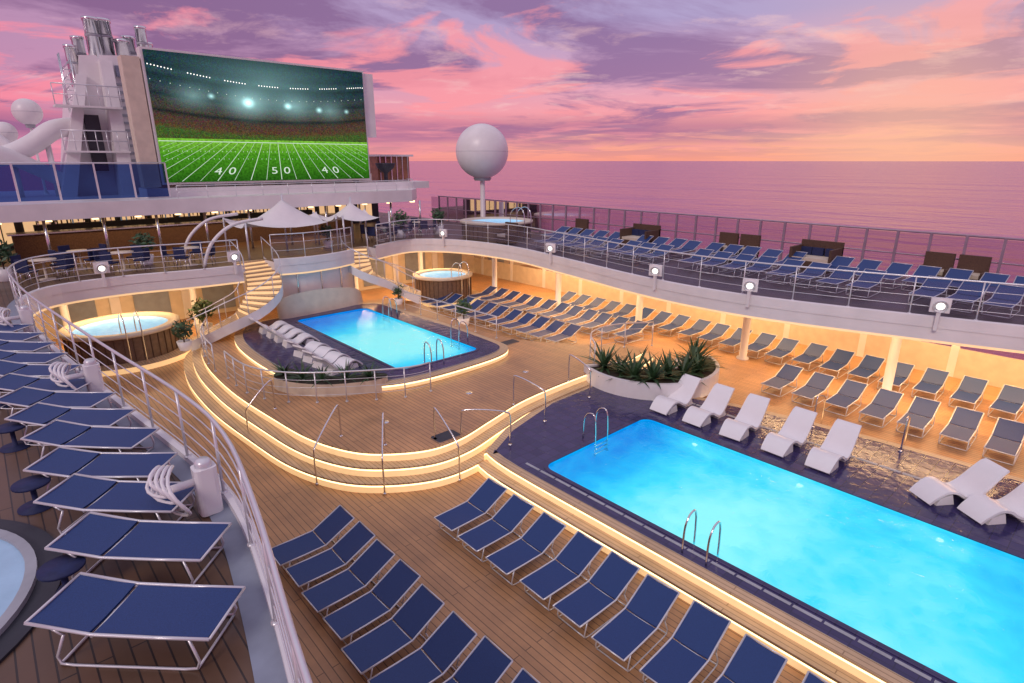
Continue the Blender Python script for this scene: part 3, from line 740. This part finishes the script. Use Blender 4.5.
# ---------------------------------------------------------------- planters
def agave(mb,x,y,z,s,n=34):
    for i in range(n):
        a=random.uniform(0,2*pi); el=random.uniform(.25,1.35); L=s*random.uniform(.7,1.15); w=.05*s*1.3
        d=Vector((math.cos(a),math.sin(a),0)); nn=Vector((-d.y,d.x,0))
        vs=[];m=5
        for k in range(m+1):
            t=k/m; p=Vector((x,y,z))+d*(L*t*math.cos(el)+.12*t*t*L)+Vector((0,0,L*math.sin(el)*t-.35*L*t*t*math.cos(el)))
            ww=w*(1-t)**.7*(.5+min(1,t*4)*.5)
            vs+=[p-nn*ww,p+nn*ww]
        mb.add(vs,[(k*2,k*2+2,k*2+3,k*2+1) for k in range(m)],'leaf')
def bushy(x,y,z,s,n=160,name='potted_shrub'):
    mb=MB()
    mb.lathe((x,y,z),[(s*.28,0),(s*.38,s*.5),(s*.34,s*.5),(s*.3,s*.42),(0,s*.42)],'white',14)
    mb.tube([(x,y,z+s*.4),(x,y,z+s*.9)],.03,'wicker',5)
    for i in range(n):
        v=Vector((random.gauss(0,1),random.gauss(0,1),random.gauss(0,1))).normalized()*random.uniform(.3,1)*s*.55
        c=Vector((x,y,z+s*1.15))+v; a=Vector((random.uniform(-1,1),random.uniform(-1,1),random.uniform(-1,1))).normalized()*s*.16; b=a.orthogonal().normalized()*s*.06
        mb.add([c-a,c+b,c+a,c-b],[(0,1,2,3)],'leaf')
    mb.build(name)
arc=[(16.3+2.35*math.cos(q),10.9+2.35*math.sin(q)) for q in [math.radians(150+i*10) for i in range(0,19)]]
ring=arc+[(16.3+1.0*math.cos(q),10.9+1.0*math.sin(q)) for q in [math.radians(330-i*10) for i in range(0,19)]]
root=empty('curved_planter')
mb=MB(); mb.slab(ring,[offset(ring,.12)],1.0,[(.4,1.0,'white')],'white'); mb.slab(offset(ring,.12),[],.94,[(.9,.94,'soil')],'soil'); mb.build('trough',root)
mb=MB()
for q in range(160,325,20):
    q=math.radians(q); r=1.65+random.uniform(-.2,.2); agave(mb,16.3+r*math.cos(q),10.9+r*math.sin(q),.94,random.uniform(.85,1.1),44)
mb.build('agave_plants',root)
ring=cr([(5.9,17.6),(6.2,16.6),(7.0,15.7),(8.3,15.15),(8.6,15.6),(7.4,16.3),(6.8,17.2),(6.5,18.1)],4,True)
root=empty('curved_planter')
mb=MB(); mb.slab(ring,[],1.15,[(.75,1.15,'cream')],'soil'); mb.build('trough',root)
mb=MB()
for x,y in((6.2,17.5),(6.5,16.8),(6.9,16.3),(7.5,15.9),(8.1,15.5)): agave(mb,x,y,1.15,.65,30)
mb.build('agave_plants',root)
for x,y,z,s in((4.9,23.8,.75,.7),(6.7,28.2,0,1.0),(14.8,24.7,.75,.6),(16.4,21.5,0,.8),(12.9,28.0,3.4,.7),(0.4,28,3.4,.9),(5,28.5,3.4,.8),(17.8,29,3.4,.9),(20.6,29.3,3.4,.9)):
    bushy(x,y,z,s)

# ---------------------------------------------------------------- flood lamps on railings
def flood(x,y,z,d):
    mb=MB(); d=Vector(d).normalized(); c=Vector((x,y,z)); 
    mb.box((x,y,z-.35),(.09,.09,.7),'white')
    mb.tube([c-d*.16,c+d*.06],.17,'white',16)
    mb.tube([c+d*.061,c+d*.075],.10,'lamp',20)
    mb.tube([c+d*.06,c+d*.11],.17,'rail',20,caps=False)
    mb.box(c-d*.02,(.10,.46,.40),'white',math.atan2(d.y,d.x))
    mb.build('flood_lamp')
for i in (14,30,42,52,62,70): 
    if i<len(ES):
        x,y=ES[i]; flood(x-.12,y,3.86,(-1,-.35,-.25))
for x,y in((3.0,25.45),(7.4,24.95)): flood(x,y-.12,3.9,(0,-1,-.2))
def station(x,y,z,s=1):
    mb=MB()
    mb.slab(rrect(x-.13,x+.13,y-.12,y+.12,.06,3),[],z+.62,[(z,z+.62,'plastic')],'plastic')
    mb.lathe((x,y,z+.62),[(.10,0),(.10,.06),(.07,.1),(0,.1)],'rail',12)
    for k in range(4):
        r=.38-.05*k; cz=z+.40+.06*k
        pts=[(x-.36-.05*k+.08*math.sin(q/20*4*pi),y+math.cos(q/20*2*pi)*r,cz+math.sin(q/20*2*pi)*r*.75) for q in range(20)]
        mb.tube(pts,.022,'plastic',8,True)
    mb.tube([(x-.12,y,z+.45),(x-.5,y,z+.45)],.05,'plastic',8)
    mb.build('hose_reel_station')
station(1.45,7.2,3.42); station(1.02,12.6,3.42); station(.45,18.6,3.42)
# round splash pool at the left of the port upper deck
root=empty('round_splash_pool')
mb=MB(); c=(-2.05,7.4)
circ=lambda r:[(c[0]+r*math.cos(2*pi*i/64),c[1]+r*math.sin(2*pi*i/64)) for i in range(64)]
mb.slab(circ(1.72),[],3.45,[(3.41,3.45,'pale')],'pale'); mb.build('water',root)
mb=MB(); mb.slab(circ(1.80),[circ(1.70)],3.485,[(3.405,3.485,'grey')],'grey'); mb.slab(circ(2.02),[circ(1.80)],3.43,[(3.4,3.43,'dark')],'dark'); mb.build('rim',root)
def sidetable(x,y,z):
    mb=MB(); mb.lathe((x,y,z),[(.2,0),(.2,.02),(.03,.04),(.03,.30),(.20,.32),(.20,.35),(0,.35)],'navy2',20); mb.build('side_table')
for y in(6.35,8.55,10.8,13.0): sidetable(-.05-(y-6)*.04,y+.25,3.4)

# ---------------------------------------------------------------- furniture on upper deck
def wicker_mesh():
    mb=MB(); mb.box((0,0,.2),(.75,.75,.3),'wicker'); mb.box((-.33,0,.6),(.12,.8,.75),'wicker'); 
    for s in(-1,1): mb.box((0,s*.36,.42),(.72,.1,.25),'wicker')
    mb.box((.03,0,.40),(.62,.58,.12),'cream')
    for a in(-1,1):
        for b in(-1,1): mb.box((a*.3,b*.3,.03),(.06,.06,.06),'dark')
    return mb.build('wicker_armchair',data_only=True)
def tableset():
    mb=MB(); mb.lathe((0,0,0),[(.28,0),(.28,.03),(.04,.05),(.04,.7),(.42,.72),(.42,.75),(0,.75)],'cream',20)
    for q in range(4):
        a=q*pi/2+.4; x,y=.75*math.cos(a),.75*math.sin(a)
        mb.box((x,y,.44),(.42,.42,.05),'navy2',a); mb.box((x*1.28,y*1.28,.68),(.05,.42,.42),'navy2',a)
        for u in(-.17,.17):
            for v in(-.17,.17):
                p=Matrix.Rotation(a,2)@Vector((u,v)); mb.tube([(x+p.x,y+p.y,0),(x+p.x,y+p.y,.44)],.015,'steel',5)
    return mb.build('dining_table_set',data_only=True)
WK=wicker_mesh(); TS=tableset()
for x,y,r in((24.75,21.8,pi),(24.75,12,pi),(24.75,13,pi),(24.75,5,pi),(24.75,4,pi),(20.5,23.0,pi)):
    inst('wicker_armchair',WK,(x,y,3.41),r,1.1)
for x,y in((1.5,27.2),(4,27.4),(2.8,29),(6.3,27),(17.5,29.2),(19.3,29.4),(16,28.3),(-1.5,25.5),(-1.3,28)):
    inst('dining_table_set',TS,(x,y,3.4),random.uniform(0,1))
for x,y in((24.6,17.5),(24.6,9.0)):
    mb=MB()
    mb.box((x,y,3.6),(1.2,1.5,.38),'wicker'); mb.box((x,y,3.86),(1.1,1.4,.12),'cream'); mb.box((x+.55,y,4.15),(.12,1.6,.7),'wicker'); mb.box((x,y+.75,4.05),(1.2,.1,.5),'wicker'); mb.box((x,y-.75,4.05),(1.2,.1,.5),'wicker')
    for s in(-.45,.05,.5): mb.box((x+.38,y+s,4.05),(.18,.42,.36),'navy2')
    mb.build('wicker_daybed')

# ---------------------------------------------------------------- sea
m,nt,out=newmat('sea_water'); L=nt.links
b=N(nt,'ShaderNodeBsdfPrincipled'); b.inputs['Base Color'].default_value=(.50,.13,.25,1); b.inputs['Roughness'].default_value=.16; b.inputs['IOR'].default_value=1.6
tc=N(nt,'ShaderNodeTexCoord'); mp=N(nt,'ShaderNodeMapping'); mp.inputs['Rotation'].default_value=(0,0,.6); mp.inputs['Scale'].default_value=(1,.35,1)
L.new(tc.outputs['Object'],mp.inputs[0])
n1=N(nt,'ShaderNodeTexNoise'); n1.inputs['Scale'].default_value=.12; n1.inputs['Detail'].default_value=6; L.new(mp.outputs[0],n1.inputs[0])
n2=N(nt,'ShaderNodeTexNoise'); n2.inputs['Scale'].default_value=.012; n2.inputs['Detail'].default_value=5; L.new(mp.outputs[0],n2.inputs[0])
ad=N(nt,'ShaderNodeMath',operation='MULTIPLY_ADD'); ad.inputs[1].default_value=6; L.new(n2.outputs['Fac'],ad.inputs[0]); L.new(n1.outputs['Fac'],ad.inputs[2])
bp=N(nt,'ShaderNodeBump'); bp.inputs['Strength'].default_value=1.0; bp.inputs['Distance'].default_value=2.0; L.new(ad.outputs[0],bp.inputs['Height']); L.new(bp.outputs[0],b.inputs['Normal'])
L.new(b.outputs[0],out.inputs[0]); M['sea']=m
mb=MB(); R=30000; mb.add([(-R,-R,-22),(R,-R,-22),(R,R,-22),(-R,R,-22)],[(0,1,2,3)],'sea'); mb.build('sea')

# ---------------------------------------------------------------- lamps under the overhang
def area(x,y,z,sx,sy,e,col=(1,.60,.28)):
    l=bpy.data.lights.new('soffit_lamp','AREA'); l.shape='RECTANGLE'; l.size=sx; l.size_y=sy; l.energy=e; l.color=col
    o=bpy.data.objects.new('soffit_lamp',l); COL.objects.link(o); o.location=(x,y,z)
for y in(2,12,22): area(23.6,y,2.74,.25,8.5,330)
for y in(5,17): area(20.4,y,2.74,.2,7.0,190)
for x in(4,18): area(x,28.8,2.74,7,.25,260)
area(9,32,5.15,14,.3,150)

# ---------------------------------------------------------------- world
w=bpy.data.worlds.new('World'); S.world=w; w.use_nodes=True; nt=w.node_tree; nt.nodes.clear(); L=nt.links
out=N(nt,'ShaderNodeOutputWorld'); bg=N(nt,'ShaderNodeBackground'); L.new(bg.outputs[0],out.inputs[0])
tc=N(nt,'ShaderNodeTexCoord'); sp=N(nt,'ShaderNodeSeparateXYZ'); L.new(tc.outputs['Generated'],sp.inputs[0])
def ma(op,a,b=None,c=None,clamp=False):
    n=N(nt,'ShaderNodeMath',operation=op); n.use_clamp=clamp
    for i,v in enumerate((a,b,c)):
        if v is None: continue
        if isinstance(v,(int,float)): n.inputs[i].default_value=v
        else: L.new(v,n.inputs[i])
    return n.outputs[0]
def ramp(fac,els):
    r=N(nt,'ShaderNodeValToRGB'); e=r.color_ramp.elements
    e[0].position=els[0][0]; e[0].color=(*els[0][1],1); e[1].position=els[-1][0]; e[1].color=(*els[-1][1],1)
    for p,c in els[1:-1]: k=e.new(p); k.color=(*c,1)
    L.new(fac,r.inputs[0]); return r.outputs[0]
def mix(f,a,b,t='MIX'):
    n=N(nt,'ShaderNodeMixRGB',blend_type=t)
    for i,v in enumerate((f,a,b)):
        if isinstance(v,(int,float)): n.inputs[i].default_value=v
        elif isinstance(v,tuple): n.inputs[i].default_value=(*v,1)
        else: L.new(v,n.inputs[i])
    return n.outputs[0]
X,Y,Z=sp.outputs
z=ma('MAXIMUM',Z,0.0)
sd=(math.sin(math.radians(75)),math.cos(math.radians(75)))
az=ma('ADD',ma('MULTIPLY',X,sd[0]),ma('MULTIPLY',Y,sd[1]))
away=ramp(z,[(0,(.78,.24,.38)),(.05,(.80,.30,.44)),(.12,(.54,.27,.44)),(.25,(.42,.27,.46)),(.5,(.50,.43,.58)),(1,(.60,.57,.72))])
sun=ramp(z,[(0,(1.0,.36,.24)),(.03,(1.0,.43,.31)),(.07,(1.0,.38,.40)),(.12,(.74,.40,.54)),(.20,(.44,.37,.62)),(.5,(.50,.43,.58)),(1,(.60,.57,.72))])
sf=ramp(az,[(0.3,(0,0,0)),(.98,(1,1,1))])
base_c=mix(sf,away,sun)
den=ma('ADD',z,.07)
cv=N(nt,'ShaderNodeCombineXYZ'); L.new(ma('DIVIDE',X,den),cv.inputs[0]); L.new(ma('DIVIDE',Y,den),cv.inputs[1])
def noise(vec,scale,detail,rough,dist,off,msc=(1,1,1)):
    mp=N(nt,'ShaderNodeMapping'); mp.inputs['Location'].default_value=off; mp.inputs['Rotation'].default_value=(0,0,.35); mp.inputs['Scale'].default_value=msc; L.new(vec,mp.inputs[0])
    n=N(nt,'ShaderNodeTexNoise'); n.inputs['Scale'].default_value=scale; n.inputs['Detail'].default_value=detail; n.inputs['Roughness'].default_value=rough; n.inputs['Distortion'].default_value=dist
    L.new(mp.outputs[0],n.inputs[0]); return n.outputs['Fac']
nA=noise(cv.outputs[0],.5,9,.62,.5,(3,1,0)); nB=noise(cv.outputs[0],.75,10,.58,.8,(9,4,2)); nC=noise(cv.outputs[0],1.6,8,.65,.3,(1,7,5))
cs=N(nt,'ShaderNodeCombineXYZ'); L.new(ma('MULTIPLY',X,2.2),cs.inputs[0]); L.new(ma('MULTIPLY',Y,2.2),cs.inputs[1]); L.new(ma('MULTIPLY',Z,26),cs.inputs[2])
nD=noise(cs.outputs[0],1.5,9,.58,.25,(4,4,4))
dark=ramp(nA,[(.44,(0,0,0)),(.55,(1,1,1))])
dk=mix(sf,(.20,.09,.22),(.27,.15,.33))
fade=ramp(z,[(0.0,(.1,.1,.1)),(.05,(.9,.9,.9)),(.3,(.9,.9,.9)),(.6,(.2,.2,.2))])
c1=mix(ma('MULTIPLY',ma('MULTIPLY',dark,fade),.9),base_c,dk)
hi=ramp(nB,[(.51,(0,0,0)),(.58,(1,1,1))])
hc=mix(sf,(1.0,.27,.36),(1.0,.36,.38))
fade2=ramp(z,[(0.0,(.1,.1,.1)),(.05,(.8,.8,.8)),(.22,(.75,.75,.75)),(.40,(0,0,0))])
c2=mix(ma('MULTIPLY',hi,fade2),c1,hc)
wi=ramp(nC,[(.54,(0,0,0)),(.70,(1,1,1))])
fade3=ramp(z,[(0.03,(0,0,0)),(.08,(1,1,1)),(.3,(.6,.6,.6)),(.5,(0,0,0))])
c3=mix(ma('MULTIPLY',ma('MULTIPLY',wi,fade3),.55),c2,mix(sf,(.86,.48,.58),(1.0,.64,.60)))
bank=ma('MULTIPLY',ramp(nD,[(.36,(0,0,0)),(.47,(1,1,1))]),ramp(z,[(.020,(0,0,0)),(.034,(1,1,1)),(.052,(.9,.9,.9)),(.075,(0,0,0))]))
c3=mix(ma('MULTIPLY',bank,.8),c3,mix(sf,(.34,.14,.29),(.46,.18,.31)))
sdv=N(nt,'ShaderNodeVectorMath',operation='DOT_PRODUCT'); L.new(tc.outputs['Generated'],sdv.inputs[0]); el=math.radians(1.5)
sdv.inputs[1].default_value=(sd[0]*math.cos(el),sd[1]*math.cos(el),math.sin(el))
gl=ma('POWER',ma('MAXIMUM',sdv.outputs['Value'],0),70)
c4=mix(ma('MULTIPLY',gl,.6),c3,(1.0,.56,.36),'MIX')
L.new(c4,bg.inputs[0]); bg.inputs[1].default_value=1.0

# ---------------------------------------------------------------- soft key light, added from port side opposite the sunset
l=bpy.data.lights.new('added_key','SUN'); l.energy=1.0; l.angle=math.radians(14); l.color=(1,.85,.78)
o=bpy.data.objects.new('added_key',l); COL.objects.link(o)
d=Vector((.80,.35,-.62)); o.rotation_euler=d.to_track_quat('-Z','Y').to_euler()

# ---------------------------------------------------------------- camera
cam=bpy.data.cameras.new('camera'); cam.sensor_width=36; cam.lens=36*580/1024; cam.clip_start=.05; cam.clip_end=60000
o=bpy.data.objects.new('camera',cam); COL.objects.link(o); o.location=(0,0,7.6)
a=math.atan(552/607.6); p=math.atan(181/580)
fw=Vector((math.sin(a)*math.cos(p),math.cos(a)*math.cos(p),-math.sin(p)))
o.rotation_euler=fw.to_track_quat('-Z','Y').to_euler(); S.camera=o
S.view_settings.view_transform='Standard'; S.view_settings.look='None'; S.view_settings.exposure=0
